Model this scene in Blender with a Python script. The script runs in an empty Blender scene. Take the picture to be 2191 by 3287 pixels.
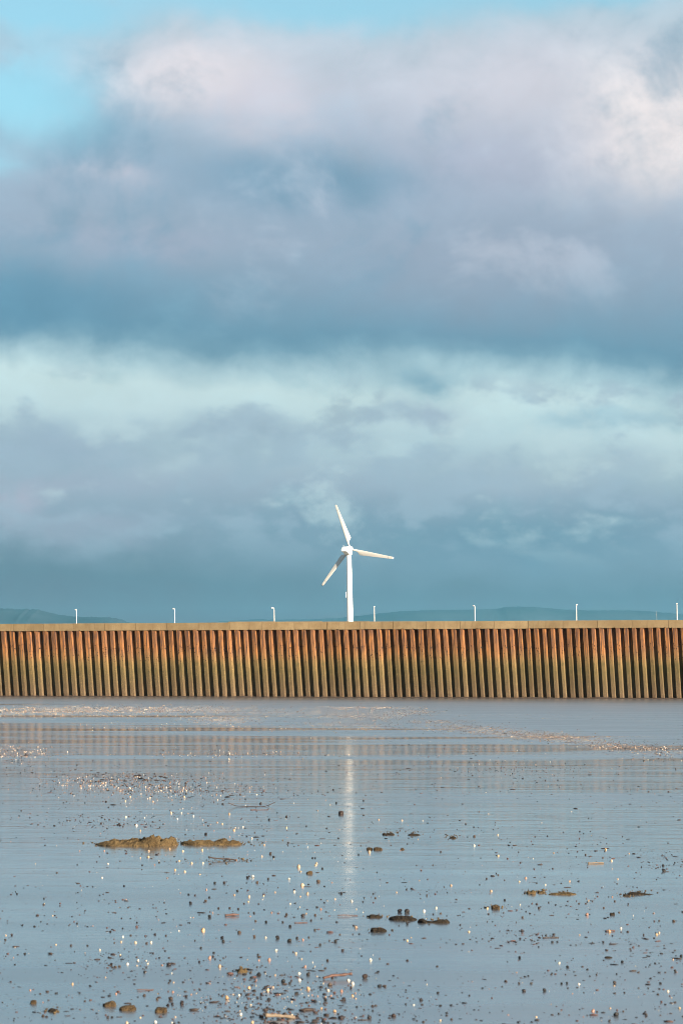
import bpy, bmesh, math, random
import numpy as np
from mathutils import Vector, Matrix, noise as mn
R = math.radians
random.seed(7)
rng = np.random.default_rng(11)
scene = bpy.context.scene
COL = scene.collection

# ------------------------------------------------------------------ camera
FPX, HZ, CX, CAMH = 7760.0, 2147.0, 1095.5, 3.6      # focal length and horizon of the 2191 x 3287 photograph
cam_d = bpy.data.cameras.new('camera')
cam_d.sensor_fit = 'VERTICAL'; cam_d.sensor_height = 36.0; cam_d.sensor_width = 24.0
cam_d.lens = FPX / 3287 * 36.0
cam_d.shift_y = (HZ - 3287 / 2) / 3287
cam_d.clip_start = 0.5; cam_d.clip_end = 60000
cam_d.dof.use_dof = True; cam_d.dof.focus_distance = 95.0; cam_d.dof.aperture_fstop = 3.8
cam = bpy.data.objects.new('camera', cam_d); COL.objects.link(cam)
cam.location = (0, 0, CAMH); cam.rotation_euler = (R(90), 0, 0)
scene.camera = cam

# ------------------------------------------------------------------ exposure
EXP = 1.70
GAIN = 2.0 ** EXP
vs = scene.view_settings
vs.view_transform = 'Standard'; vs.look = 'None'; vs.gamma = 1.0; vs.exposure = EXP; vs.use_curve_mapping = False
scene.cycles.use_denoising = True
try: scene.cycles.denoiser = 'OPENIMAGEDENOISE'
except Exception: pass
scene.cycles.filter_width = 0.9
scene.cycles.max_bounces = 8; scene.cycles.glossy_bounces = 3; scene.cycles.diffuse_bounces = 3
scene.cycles.volume_bounces = 0; scene.cycles.sample_clamp_indirect = 6.0

# ------------------------------------------------------------------ node helper
class NT:
    def __init__(s, tree):
        s.t = tree; s.n = tree.nodes; s.l = tree.links
    def node(s, kind, **kw):
        n = s.n.new(kind)
        for k, v in kw.items(): setattr(n, k, v)
        return n
    def put(s, sock, v):
        if v is None: return
        if hasattr(v, 'is_output'): s.l.new(v, sock)
        else:
            if isinstance(v, (tuple, list)) and len(v) == 3 and sock.type == 'RGBA': v = (*v, 1)
            sock.default_value = v
    def m(s, op, a, b=None, c=None, clamp=False):
        n = s.node('ShaderNodeMath', operation=op); n.use_clamp = clamp
        for i, v in enumerate((a, b, c)): s.put(n.inputs[i], v) if v is not None else None
        return n.outputs[0]
    def add(s, a, b): return s.m('ADD', a, b)
    def sub(s, a, b): return s.m('SUBTRACT', a, b)
    def mul(s, a, b): return s.m('MULTIPLY', a, b)
    def vm(s, op, a, b=None):
        n = s.node('ShaderNodeVectorMath', operation=op); s.put(n.inputs[0], a)
        if b is not None: s.put(n.inputs[1], b)
        return n.outputs[0]
    def noise(s, vec, scale, detail=4, rough=0.55, dist=0.0, col=False):
        n = s.node('ShaderNodeTexNoise'); s.put(n.inputs['Vector'], vec)
        n.inputs['Scale'].default_value = scale; n.inputs['Detail'].default_value = detail
        n.inputs['Roughness'].default_value = rough; n.inputs['Distortion'].default_value = dist
        return n.outputs['Color' if col else 'Fac']
    def ss(s, x, a, b, lo=0.0, hi=1.0):
        n = s.node('ShaderNodeMapRange', interpolation_type='SMOOTHSTEP')
        s.put(n.inputs[0], x)
        for i, v in zip((1, 2, 3, 4), (a, b, lo, hi)): s.put(n.inputs[i], v)
        return n.outputs[0]
    def lin(s, x, a, b, lo=0.0, hi=1.0):
        n = s.node('ShaderNodeMapRange'); s.put(n.inputs[0], x)
        for i, v in zip((1, 2, 3, 4), (a, b, lo, hi)): s.put(n.inputs[i], v)
        return n.outputs[0]
    def mix(s, f, a, b, blend='MIX'):
        n = s.node('ShaderNodeMix', data_type='RGBA', blend_type=blend)
        s.put(n.inputs[0], f); s.put(n.inputs[6], a); s.put(n.inputs[7], b)
        return n.outputs[2]
    def ramp(s, x, stops, interp='LINEAR'):
        n = s.node('ShaderNodeValToRGB'); cr = n.color_ramp; cr.interpolation = interp
        while len(cr.elements) < len(stops): cr.elements.new(0.5)
        for e, (p, c) in zip(cr.elements, stops): e.position = p; e.color = (*c, 1)
        s.put(n.inputs[0], x); return n.outputs[0]
    def xyz(s, v):
        n = s.node('ShaderNodeSeparateXYZ'); s.put(n.inputs[0], v); return n.outputs
    def comb(s, x, y, z):
        n = s.node('ShaderNodeCombineXYZ')
        for i, v in enumerate((x, y, z)): s.put(n.inputs[i], v)
        return n.outputs[0]
    def bump(s, h, strength=0.5, dist=0.02, normal=None):
        n = s.node('ShaderNodeBump'); n.inputs['Strength'].default_value = strength
        n.inputs['Distance'].default_value = dist; s.put(n.inputs['Height'], h)
        if normal is not None: s.put(n.inputs['Normal'], normal)
        return n.outputs[0]

def lin1(c):
    c /= 255.0
    return c / 12.92 if c <= 0.04045 else ((c + 0.055) / 1.055) ** 2.4
def srgb(*c): return tuple(lin1(v) for v in c)
HAZE, HAZE_TOP, AIR = 1.35e-5, 720.0, (0.285, 0.86, 1.10)  # haze density, height, and the brightness it adds per unit of opacity
def skyc(*c, y=None):
    v = [lin1(q) for q in c]
    if y is not None:                                # the sky behind the haze, given how it looks through it
        T = math.exp(-HAZE * min(27000.0, HAZE_TOP / max((2.147 - y) / 7.76, 1e-3)))
        v = [max((q - a * (1 - T)) / T, 0.25 * q) for q, a in zip(v, AIR)]
    return tuple(q / GAIN for q in v)

# ------------------------------------------------------------------ sun and sky
SUN_AZ, SUN_EL = R(180 - 45), R(13)                 # azimuth from +Y towards +X: behind the camera, to its right
sun_dir = Vector((math.sin(SUN_AZ) * math.cos(SUN_EL), math.cos(SUN_AZ) * math.cos(SUN_EL), math.sin(SUN_EL)))
sun_d = bpy.data.lights.new('sun', 'SUN'); sun_d.energy = 5.0; sun_d.angle = R(0.5); sun_d.color = (1.0, 0.83, 0.62)
sun = bpy.data.objects.new('sun', sun_d); COL.objects.link(sun)
sun.rotation_euler = sun_dir.to_track_quat('Z', 'Y').to_euler(); sun.location = (60, -60, 40)

world = bpy.data.worlds.new('World'); scene.world = world; world.use_nodes = True
def build_sky():
    w = NT(world.node_tree); w.n.clear()
    tc = w.node('ShaderNodeTexCoord'); d = w.vm('NORMALIZE', tc.outputs['Generated'])
    x, y, z = w.xyz(d)
    hor = w.m('SQRT', w.add(w.mul(x, x), w.mul(y, y)))
    te = w.m('DIVIDE', z, w.m('MAXIMUM', hor, 0.02))          # tangent of elevation
    az = w.m('ARCTAN2', x, y)
    X = w.add(w.mul(az, 7.76), 1.0955)                        # azimuth and elevation in handy units
    Y = w.sub(2.147, w.mul(te, 7.76))
    nv = w.vm('MULTIPLY', d, (7.76, 7.76, 10.0))
    n1 = w.sub(w.noise(nv, 0.85, 6, 0.52, 0.2), 0.5)
    n2 = w.sub(w.noise(w.vm('ADD', nv, (3.1, 7.7, 1.3)), 2.2, 7, 0.55, 0.25), 0.5)
    n3 = w.sub(w.noise(w.vm('ADD', nv, (13.1, 2.7, 9.3)), 1.15, 7, 0.58, 0.5), 0.5)
    nf = w.sub(w.noise(nv, 4.6, 7, 0.58, 0.3), 0.5)
    Xw = w.add(w.add(X, w.mul(n2, 0.55)), w.mul(nf, 0.22))
    Yw = w.add(w.add(Y, w.mul(n3, 0.30)), w.mul(nf, 0.14))
    # vertical build-up of the cloud decks (far decks are seen edge-on as bands)
    Yr = w.add(w.add(w.sub(Y, w.mul(w.sub(w.m('MINIMUM', w.m('MAXIMUM', X, -2), 4), 1.1), 0.037)),
               w.mul(n1, 0.13)), w.add(w.mul(n2, 0.17), w.mul(nf, 0.12)))
    pos = w.lin(Yr, -0.6, 2.2)
    def P(v): return (v + 0.6) / 2.8
    stops = [(-0.6, (190, 209, 222)), (0.05, (184, 206, 220)), (0.30, (186, 199, 214)), (0.55, (163, 185, 205)),
             (0.80, (152, 176, 196)), (0.97, (128, 164, 186)), (1.08, (113, 158, 181)), (1.13, (124, 167, 187)),
             (1.21, (172, 205, 215)), (1.27, (196, 223, 227)), (1.36, (192, 220, 226)), (1.46, (172, 201, 212)), (1.58, (158, 184, 201)),
             (1.70, (136, 172, 191)), (1.88, (111, 155, 174)), (2.03, (112, 152, 172)), (2.2, (112, 151, 171))]
    c = w.ramp(pos, [(P(p), skyc(*k, y=p)) for p, k in stops])
    def blob(c, cx, cy, rx, ry, col, amt, lo=0.0):
        dx = w.m('DIVIDE', w.sub(Xw, cx), rx); dy = w.m('DIVIDE', w.sub(Yw, cy), ry)
        r2 = w.add(w.mul(dx, dx), w.mul(dy, dy))
        f = w.mul(w.m('EXPONENT', w.mul(r2, -1.0)), amt)
        return w.mix(w.m('MINIMUM', f, 1.0), c, skyc(*col, y=cy))
    # lavender-white heads, blue-grey hollows
    c = blob(c, 0.62, 0.27, 0.30, 0.12, (226, 225, 232), 1.2)
    c = blob(c, 0.86, 0.34, 0.20, 0.10, (212, 213, 225), 0.85)
    c = blob(c, 1.62, 0.26, 0.34, 0.15, (210, 213, 224), 0.9)
    c = blob(c, 2.08, 0.44, 0.24, 0.20, (242, 237, 238), 1.3)
    c = blob(c, 1.55, 0.52, 0.36, 0.14, (182, 190, 208), 0.8)
    c = blob(c, 0.98, 0.56, 0.40, 0.10, (122, 163, 188), 0.85)
    c = blob(c, 0.42, 0.43, 0.28, 0.08, (134, 172, 195), 0.7)
    c = blob(c, 0.36, 0.57, 0.12, 0.035, (190, 198, 213), 0.8)
    c = blob(c, 0.42, 0.79, 0.30, 0.07, (166, 181, 201), 0.75)
    c = blob(c, 1.60, 0.82, 0.60, 0.16, (154, 172, 192), 0.7)
    c = blob(c, 0.10, 0.98, 0.40, 0.08, (104, 154, 180), 0.8)
    # lower decks
    c = blob(c, 1.36, 1.22, 0.15, 0.055, (128, 172, 192), 0.85)
    c = blob(c, 1.28, 1.33, 0.18, 0.035, (160, 188, 204), 0.8)
    c = blob(c, 1.72, 1.30, 0.22, 0.06, (194, 222, 227), 0.8)
    c = blob(c, 1.30, 1.475, 0.16, 0.028, (184, 214, 222), 0.7)
    c = blob(c, 0.30, 1.52, 0.40, 0.05, (160, 182, 201), 0.7)
    c = blob(c, 0.15, 1.42, 0.30, 0.07, (154, 180, 200), 0.8)
    c = blob(c, 0.80, 1.41, 0.36, 0.045, (156, 184, 201), 0.75)
    c = blob(c, 1.45, 1.33, 0.12, 0.04, (156, 180, 198), 0.8)
    c = blob(c, 1.95, 1.36, 0.22, 0.035, (146, 186, 204), 0.7)
    c = blob(c, 0.62, 1.50, 0.20, 0.03, (178, 206, 216), 0.6)
    c = blob(c, 1.75, 1.50, 0.50, 0.05, (166, 190, 205), 0.6)
    c = blob(c, 0.30, 1.67, 0.32, 0.06, (156, 178, 197), 0.75)
    c = blob(c, 0.03, 1.60, 0.12, 0.07, (178, 188, 206), 0.7)
    c = blob(c, 1.70, 1.72, 0.70, 0.13, (117, 161, 182), 0.85)
    # fine soft mottling of the cloud surface
    bil = w.sub(w.noise(w.vm('ADD', nv, (5.5, 1.2, 4.4)), 2.0, 8, 0.56, 0.35), 0.5)
    lit = w.add(w.mul(bil, 1.0), w.mul(nf, 0.35))
    upper = w.ss(Y, 1.12, 0.75)
    c = w.mix(w.mul(w.ss(lit, 0.02, 0.22), w.mul(upper, 0.42)), c, skyc(208, 212, 224))
    c = w.mix(w.mul(w.ss(lit, -0.02, -0.22), w.mul(upper, 0.50)), c, skyc(118, 160, 185))
    # thin grey cloud drifting across the pale band low down
    low = w.sub(w.noise(w.vm('MULTIPLY', w.vm('ADD', nv, (1.9, 3.3, 8.8)), (1.0, 1.0, 1.6)), 2.1, 7, 0.54, 0.2), 0.5)
    low = w.add(low, w.mul(w.sub(w.noise(w.vm('MULTIPLY', w.vm('ADD', nv, (6.9, 1.3, 2.8)), (1.0, 1.0, 1.2)), 6.5, 6, 0.58), 0.5), 0.45))
    belt = w.mul(w.ss(Y, 1.14, 1.30), w.ss(Y, 1.86, 1.62))
    c = w.mix(w.mul(w.ss(low, -0.01, 0.13), w.mul(belt, 0.70)), c, skyc(157, 185, 202, y=1.45))
    c = w.mix(w.mul(w.ss(low, -0.02, -0.18), w.mul(belt, 0.55)), c, skyc(192, 219, 225, y=1.45))
    mot = w.lin(w.add(w.mul(nf, 1.0), w.mul(n2, 0.6)), -0.35, 0.35, 0.90, 1.10)
    calm = w.ss(Y, 1.55, 1.95, 1.0, 0.12)
    mot = w.add(w.mul(w.sub(mot, 1.0), calm), 1.0)
    c = w.mix(1.0, c, w.comb(mot, mot, mot), 'MULTIPLY')
    # clear openings
    def hole(cx, cy, rx, ry):
        dx = w.m('DIVIDE', w.sub(Xw, cx), rx); dy = w.m('DIVIDE', w.sub(Yw, cy), ry)
        return w.m('EXPONENT', w.mul(w.add(w.mul(dx, dx), w.mul(dy, dy)), -1.0))
    h = w.add(w.add(w.add(hole(0.13, 0.30, 0.24, 0.16), w.mul(hole(0.02, 0.55, 0.10, 0.06), 0.5)), hole(0.95, 0.03, 0.62, 0.10)), w.add(hole(1.85, -0.04, 0.45, 0.08), hole(0.05, 0.04, 0.3, 0.08)))
    high = w.mul(w.ss(n3, -0.10, 0.10), w.ss(Y, 0.08, -0.35))
    clear = w.m('MINIMUM', w.add(w.mul(h, 1.0), high), 1.0)
    clear = w.mul(w.ss(w.add(clear, w.mul(w.add(nf, n2), 0.45)), 0.0, 1.05), 0.90)
    st = w.node('ShaderNodeTexSky'); st.sky_type = 'NISHITA'; st.sun_disc = False
    st.sun_elevation = SUN_EL; st.sun_rotation = SUN_AZ; st.air_density = 1.0; st.dust_density = 0.6; st.ozone_density = 2.0
    tint = w.mix(0.24, w.mix(1.0, st.outputs[0], (0.72, 1.26, 1.16), 'MULTIPLY'), tuple(q / 0.051 for q in skyc(214, 230, 236)))
    b1 = w.node('ShaderNodeBackground'); w.put(b1.inputs[0], tint); b1.inputs[1].default_value = 0.051
    b2 = w.node('ShaderNodeBackground'); w.put(b2.inputs[0], c); b2.inputs[1].default_value = 1.0
    mx = w.node('ShaderNodeMixShader'); w.put(mx.inputs[0], clear)
    w.l.new(b2.outputs[0], mx.inputs[1]); w.l.new(b1.outputs[0], mx.inputs[2])
    out = w.node('ShaderNodeOutputWorld'); w.l.new(mx.outputs[0], out.inputs[0])
build_sky()
world.cycles.sampling_method = 'MANUAL'; world.cycles.sample_map_resolution = 256

# ------------------------------------------------------------------ geometry helpers
def gp(px, py):                                     # a ground point from its place in the photograph
    Yd = CAMH * FPX / (py - HZ)
    return (px - CX) / FPX * Yd, Yd
WS = 0.31; WD = 302.0                                # harbour wall line: Y = WD - WS * X
WN = math.hypot(1, WS); SX, SY = 1 / WN, -WS / WN    # unit vector along the wall (to the right)
NX, NY = -WS / WN, -1 / WN                           # wall normal, towards the mud
def wall_s(px, k=1.0):
    u = (px - CX) / FPX; Yd = WD * k / (1 + WS * u); return u * Yd / SX, Yd

def props(o, label=None, cat=None, group=None, kind=None):
    if label: o['label'] = label
    if cat: o['category'] = cat
    if group: o['group'] = group
    if kind: o['kind'] = kind
    return o
def mesh(name, verts, faces, mat=None, smooth=False):
    me = bpy.data.meshes.new(name); me.from_pydata([tuple(v) for v in verts], [], [tuple(f) for f in faces]); me.update()
    if mat: me.materials.append(mat)
    if smooth: me.polygons.foreach_set('use_smooth', [True] * len(me.polygons))
    return me
def link(name, me, parent=None, loc=(0, 0, 0), rot=(0, 0, 0), scale=(1, 1, 1)):
    o = bpy.data.objects.new(name, me); COL.objects.link(o)
    o.parent = parent; o.location = loc; o.rotation_euler = rot; o.scale = scale
    return o
def empty(name, loc=(0, 0, 0), rot=(0, 0, 0)):
    o = bpy.data.objects.new(name, None); COL.objects.link(o); o.location = loc; o.rotation_euler = rot
    o.empty_display_size = 0.2; return o
def bm_mesh(name, bm, mat=None, smooth=False):
    me = bpy.data.meshes.new(name); bm.to_mesh(me); bm.free()
    if mat: me.materials.append(mat)
    if smooth: me.polygons.foreach_set('use_smooth', [True] * len(me.polygons))
    return me
def loft(rings, cap=True):                          # rings: equal-length point lists
    n = len(rings[0]); V = [p for r in rings for p in r]; F = []
    for i in range(len(rings) - 1):
        for j in range(n):
            a, b = i * n + j, i * n + (j + 1) % n
            F.append((a, b, b + n, a + n))
    if cap: F.append(tuple(range(n - 1, -1, -1))); F.append(tuple(range((len(rings) - 1) * n, len(rings) * n)))
    return V, F
def circ(r, z, n=24, cx=0, cy=0): return [(cx + r * math.cos(2 * math.pi * i / n), cy + r * math.sin(2 * math.pi * i / n), z) for i in range(n)]
def tube(pts, rad, n=7):
    rings = []
    P = [Vector(p) for p in pts]
    for i, p in enumerate(P):
        t = (P[min(i + 1, len(P) - 1)] - P[max(i - 1, 0)]).normalized()
        a = t.cross(Vector((0, 0, 1)))
        if a.length < 1e-3: a = Vector((1, 0, 0))
        a.normalize(); b = a.cross(t).normalized()
        r = rad[i] if isinstance(rad, (list, tuple)) else rad
        rings.append([tuple(p + (a * math.cos(2 * math.pi * k / n) + b * math.sin(2 * math.pi * k / n)) * r) for k in range(n)])
    return loft(rings)
def box(x0, x1, y0, y1, z0, z1, bev=0.0):
    bm = bmesh.new(); bmesh.ops.create_cube(bm, size=1)
    for v in bm.verts: v.co = Vector((x0 + (v.co.x + .5) * (x1 - x0), y0 + (v.co.y + .5) * (y1 - y0), z0 + (v.co.z + .5) * (z1 - z0)))
    if bev: bmesh.ops.bevel(bm, geom=bm.edges[:], offset=bev, segments=1, affect='EDGES')
    return bm
def fb(x, y, z, o=4): return mn.fractal(Vector((x, y, z)), 1.0, 2.0, o)

# ------------------------------------------------------------------ materials
def newmat(name):
    m = bpy.data.materials.new(name); m.use_nodes = True
    t = NT(m.node_tree); b = t.n['Principled BSDF']
    return m, t, b
def simple(name, col, rough=0.6, spec=0.4, var=0.15, scale=8.0, bump=0.15, bd=0.01, rnd=0.0):
    m, t, b = newmat(name)
    g = t.node('ShaderNodeTexCoord').outputs['Object']
    n = t.noise(g, scale, 5, 0.6)
    k = t.lin(n, 0.25, 0.75, 1 - var, 1 + var)
    if rnd:
        oi = t.node('ShaderNodeObjectInfo').outputs['Random']; k = t.mul(k, t.lin(oi, 0, 1, 1 - rnd, 1 + rnd))
    t.put(b.inputs['Base Color'], t.mix(1.0, col, t.comb(k, k, k), 'MULTIPLY'))
    b.inputs['Roughness'].default_value = rough; b.inputs['Specular IOR Level'].default_value = spec
    if bump: t.put(b.inputs['Normal'], t.bump(n, bump, bd))
    return m

def mat_mud():
    m, t, b = newmat('wet_mud')
    p = t.node('ShaderNodeNewGeometry').outputs['Position']
    band = t.noise(t.vm('MULTIPLY', p, (0.022, 0.13, 1)), 1.0, 5, 0.6, 0.4)          # long low swells of wetter and drier mud
    mid = t.noise(t.vm('MULTIPLY', p, (0.12, 0.5, 1)), 1.0, 4, 0.6)
    fine = t.noise(t.vm('MULTIPLY', p, (0.7, 1.6, 1)), 1.0, 5, 0.6)
    grain = t.noise(p, 9.0, 3, 0.6)
    colr = t.mix(t.ss(mid, 0.35, 0.7), (0.062, 0.074, 0.090), (0.088, 0.101, 0.118))
    colr = t.mix(t.ss(grain, 0.55, 0.75, 0, 0.5), colr, (0.10, 0.098, 0.10))
    t.put(b.inputs['Base Color'], colr)
    px, py, pz = t.xyz(p)
    dist = t.sub(t.sub(WD, t.mul(px, WS)), py)                                       # metres in front of the wall
    stripe = t.noise(t.vm('MULTIPLY', p, (0.010, 0.085, 1)), 1.0, 3, 0.5, 0.2)
    dash = t.noise(t.vm('MULTIPLY', p, (0.10, 0.55, 1)), 1.0, 3, 0.5)
    far = t.ss(t.sub(t.add(dist, t.mul(t.sub(stripe, 0.5), 330.0)), t.mul(px, 1.8)), 200.0, 140.0)           # drained mud towards the wall
    near = t.ss(t.add(dist, t.mul(t.sub(band, 0.5), 40.0)), 252.0, 286.0)             # softer, pitted mud on this side
    rough = t.add(t.add(t.mul(far, 0.24), t.mul(near, 0.13)), t.add(t.lin(band, 0.40, 0.62, 0.085, 0.05), t.lin(dash, 0.38, 0.62, -0.025, 0.055)))
    t.put(b.inputs['Coat Roughness'], rough); b.inputs['Coat Weight'].default_value = 1.0; b.inputs['Coat IOR'].default_value = 1.45
    t.put(b.inputs['Roughness'], t.add(rough, 0.10))
    b.inputs['IOR'].default_value = 1.5
    b.inputs['Specular IOR Level'].default_value = 0.5
    h = t.add(t.mul(fine, 0.7), t.mul(mid, 1.4))
    n1 = t.bump(h, 1.0, 0.011)
    n2 = t.bump(t.noise(t.vm('MULTIPLY', p, (1.8, 4.0, 1)), 1.0, 5, 0.66), 0.7, 0.006, n1)
    t.put(b.inputs['Normal'], n2); t.put(b.inputs['Coat Normal'], n2)
    return m

def mat_pile():
    m, t, b = newmat('rusted_sheet_steel')
    g = t.node('ShaderNodeTexCoord').outputs['Object']
    pos = t.node('ShaderNodeNewGeometry').outputs['Position']
    oi = t.node('ShaderNodeObjectInfo').outputs['Random']
    z = t.xyz(pos)[2]
    off = t.comb(t.mul(oi, 37.0), t.mul(oi, 11.0), 0.0)
    q = t.vm('ADD', g, off)
    streak = t.noise(t.vm('MULTIPLY', q, (7.0, 7.0, 0.45)), 1.0, 5, 0.65)
    patch = t.noise(t.vm('MULTIPLY', q, (1.6, 1.6, 0.9)), 1.0, 5, 0.6)
    grit = t.noise(q, 7.5, 5, 0.75)
    zz = t.add(z, t.add(t.mul(t.sub(patch, 0.5), 1.8), t.add(t.mul(t.sub(oi, 0.5), 0.5), t.mul(t.sub(streak, 0.5), 1.6))))
    base = t.ramp(t.lin(zz, 0.0, 9.0), [(0.0, (0.135, 0.094, 0.062)), (0.18, (0.112, 0.082, 0.048)), (0.36, (0.122, 0.092, 0.045)),
                 (0.50, (0.180, 0.122, 0.056)), (0.60, (0.205, 0.118, 0.056)), (0.70, (0.185, 0.093, 0.047)), (0.85, (0.150, 0.075, 0.041)), (1.0, (0.118, 0.060, 0.036))])
    up = t.ss(z, 4.2, 6.2)
    # orange and purple-brown streaks of rust high up, algae and barnacle flecks low down
    c = t.mix(t.mul(t.ss(streak, 0.50, 0.62), t.mul(up, 0.85)), base, (0.36, 0.158, 0.055))
    c = t.mix(t.mul(t.ss(streak, 0.49, 0.38), t.mul(up, 0.85)), c, (0.075, 0.046, 0.040))
    low = t.ss(z, 5.2, 3.6)
    c = t.mix(t.mul(t.ss(grit, 0.55, 0.70), t.mul(low, 0.75)), c, (0.36, 0.275, 0.125))
    c = t.mix(t.mul(t.ss(grit, 0.48, 0.33), t.mul(low, 0.8)), c, (0.052, 0.044, 0.027))
    belt = t.mul(t.ss(z, 2.6, 3.4), t.ss(z, 5.0, 4.1))
    c = t.mix(t.mul(belt, t.ss(patch, 0.48, 0.62, 0, 0.75)), c, (0.088, 0.076, 0.036))
    vor = t.node('ShaderNodeTexVoronoi', feature='F1'); t.put(vor.inputs['Vector'], t.vm('MULTIPLY', q, (1, 1, 0.7))); vor.inputs['Scale'].default_value = 4.6
    spot = t.mul(t.ss(vor.outputs['Distance'], 0.34, 0.24), t.mul(t.ss(z, 4.0, 4.9), t.ss(z, 7.3, 6.4)))
    spot = t.mul(spot, t.ss(t.noise(q, 2.1, 2), 0.44, 0.56))
    c = t.mix(t.mul(spot, 0.9), c, (0.028, 0.015, 0.013))
    foot = t.mul(t.ss(z, 0.7, 0.1), t.ss(patch, 0.40, 0.6))
    c = t.mix(t.mul(foot, 0.6), c, (0.09, 0.06, 0.045))
    k = t.lin(oi, 0, 1, 0.58, 0.98); c = t.mix(1.0, c, t.comb(k, k, k), 'MULTIPLY')
    t.put(b.inputs['Base Color'], c)
    b.inputs['Roughness'].default_value = 0.9; b.inputs['Specular IOR Level'].default_value = 0.1
    h = t.sub(t.add(t.mul(streak, 0.8), t.mul(grit, 0.7)), t.mul(spot, 0.9))
    t.put(b.inputs['Normal'], t.bump(h, 1.0, 0.045))
    return m

def mat_coping():
    m, t, b = newmat('weathered_concrete')
    g = t.node('ShaderNodeTexCoord').outputs['Object']
    oi = t.node('ShaderNodeObjectInfo').outputs['Random']
    q = t.vm('ADD', g, t.comb(t.mul(oi, 31.0), 0.0, 0.0))
    big = t.noise(q, 0.55, 5, 0.6); fine = t.noise(q, 9.0, 6, 0.7); drip = t.noise(t.vm('MULTIPLY', q, (3.0, 3.0, 0.25)), 1.0, 4, 0.6)
    c = t.mix(t.ss(big, 0.35, 0.68), (0.235, 0.168, 0.092), (0.30, 0.225, 0.130))
    c = t.mix(t.ss(fine, 0.52, 0.72, 0, 0.6), c, (0.15, 0.108, 0.064))
    c = t.mix(t.ss(drip, 0.56, 0.72, 0, 0.55), c, (0.165, 0.113, 0.062))
    c = t.mix(t.ss(t.noise(q, 3.1, 5, 0.7), 0.64, 0.72, 0, 0.8), c, (0.40, 0.31, 0.19))
    k = t.lin(oi, 0, 1, 0.61, 0.77); c = t.mix(1.0, c, t.comb(k, k, k), 'MULTIPLY')
    t.put(b.inputs['Base Color'], c); b.inputs['Roughness'].default_value = 0.9; b.inputs['Specular IOR Level'].default_value = 0.2
    t.put(b.inputs['Normal'], t.bump(t.add(fine, t.mul(big, 0.6)), 0.6, 0.03))
    return m

def mat_island(name, cols, rough=0.5, spec=0.5):      # loose pieces joined in one object: a colour for each piece
    m, t, b = newmat(name)
    r = t.node('ShaderNodeNewGeometry').outputs['Random Per Island']
    n = len(cols)
    cr = t.ramp(r, [(i / n, c) for i, c in enumerate(cols)], 'CONSTANT')
    t.put(b.inputs['Base Color'], cr); b.inputs['Roughness'].default_value = rough; b.inputs['Specular IOR Level'].default_value = spec
    return m
def mat_objrand(name, cols, rough=0.5, spec=0.5, scale=40.0):
    m, t, b = newmat(name)
    r = t.node('ShaderNodeObjectInfo').outputs['Random']
    cr = t.ramp(r, [(i / len(cols), c) for i, c in enumerate(cols)], 'CONSTANT')
    g = t.node('ShaderNodeTexCoord').outputs['Object']
    n = t.noise(g, 1.6, 4, 0.6); k = t.lin(n, 0.3, 0.7, 0.72, 1.15)
    t.put(b.inputs['Base Color'], t.mix(1.0, cr, t.comb(k, k, k), 'MULTIPLY'))
    b.inputs['Roughness'].default_value = rough; b.inputs['Specular IOR Level'].default_value = spec
    return m

def mat_clod(name, c0, c1, rough=0.6):
    m, t, b = newmat(name)
    p = t.node('ShaderNodeNewGeometry').outputs['Position']
    n = t.noise(p, 5.0, 5, 0.65); f = t.noise(p, 34.0, 5, 0.7)
    c = t.mix(t.ss(n, 0.35, 0.65), c0, c1)
    c = t.mix(t.ss(f, 0.52, 0.38, 0, 0.8), c, tuple(v * 0.35 for v in c0))
    c = t.mix(1.0, c, (0.74, 0.74, 0.74), 'MULTIPLY')
    t.put(b.inputs['Base Color'], c); b.inputs['Roughness'].default_value = 0.9; b.inputs['Specular IOR Level'].default_value = 0.15
    t.put(b.inputs['Normal'], t.bump(t.add(f, t.mul(n, 1.5)), 1.0, 0.03))
    return m

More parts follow.
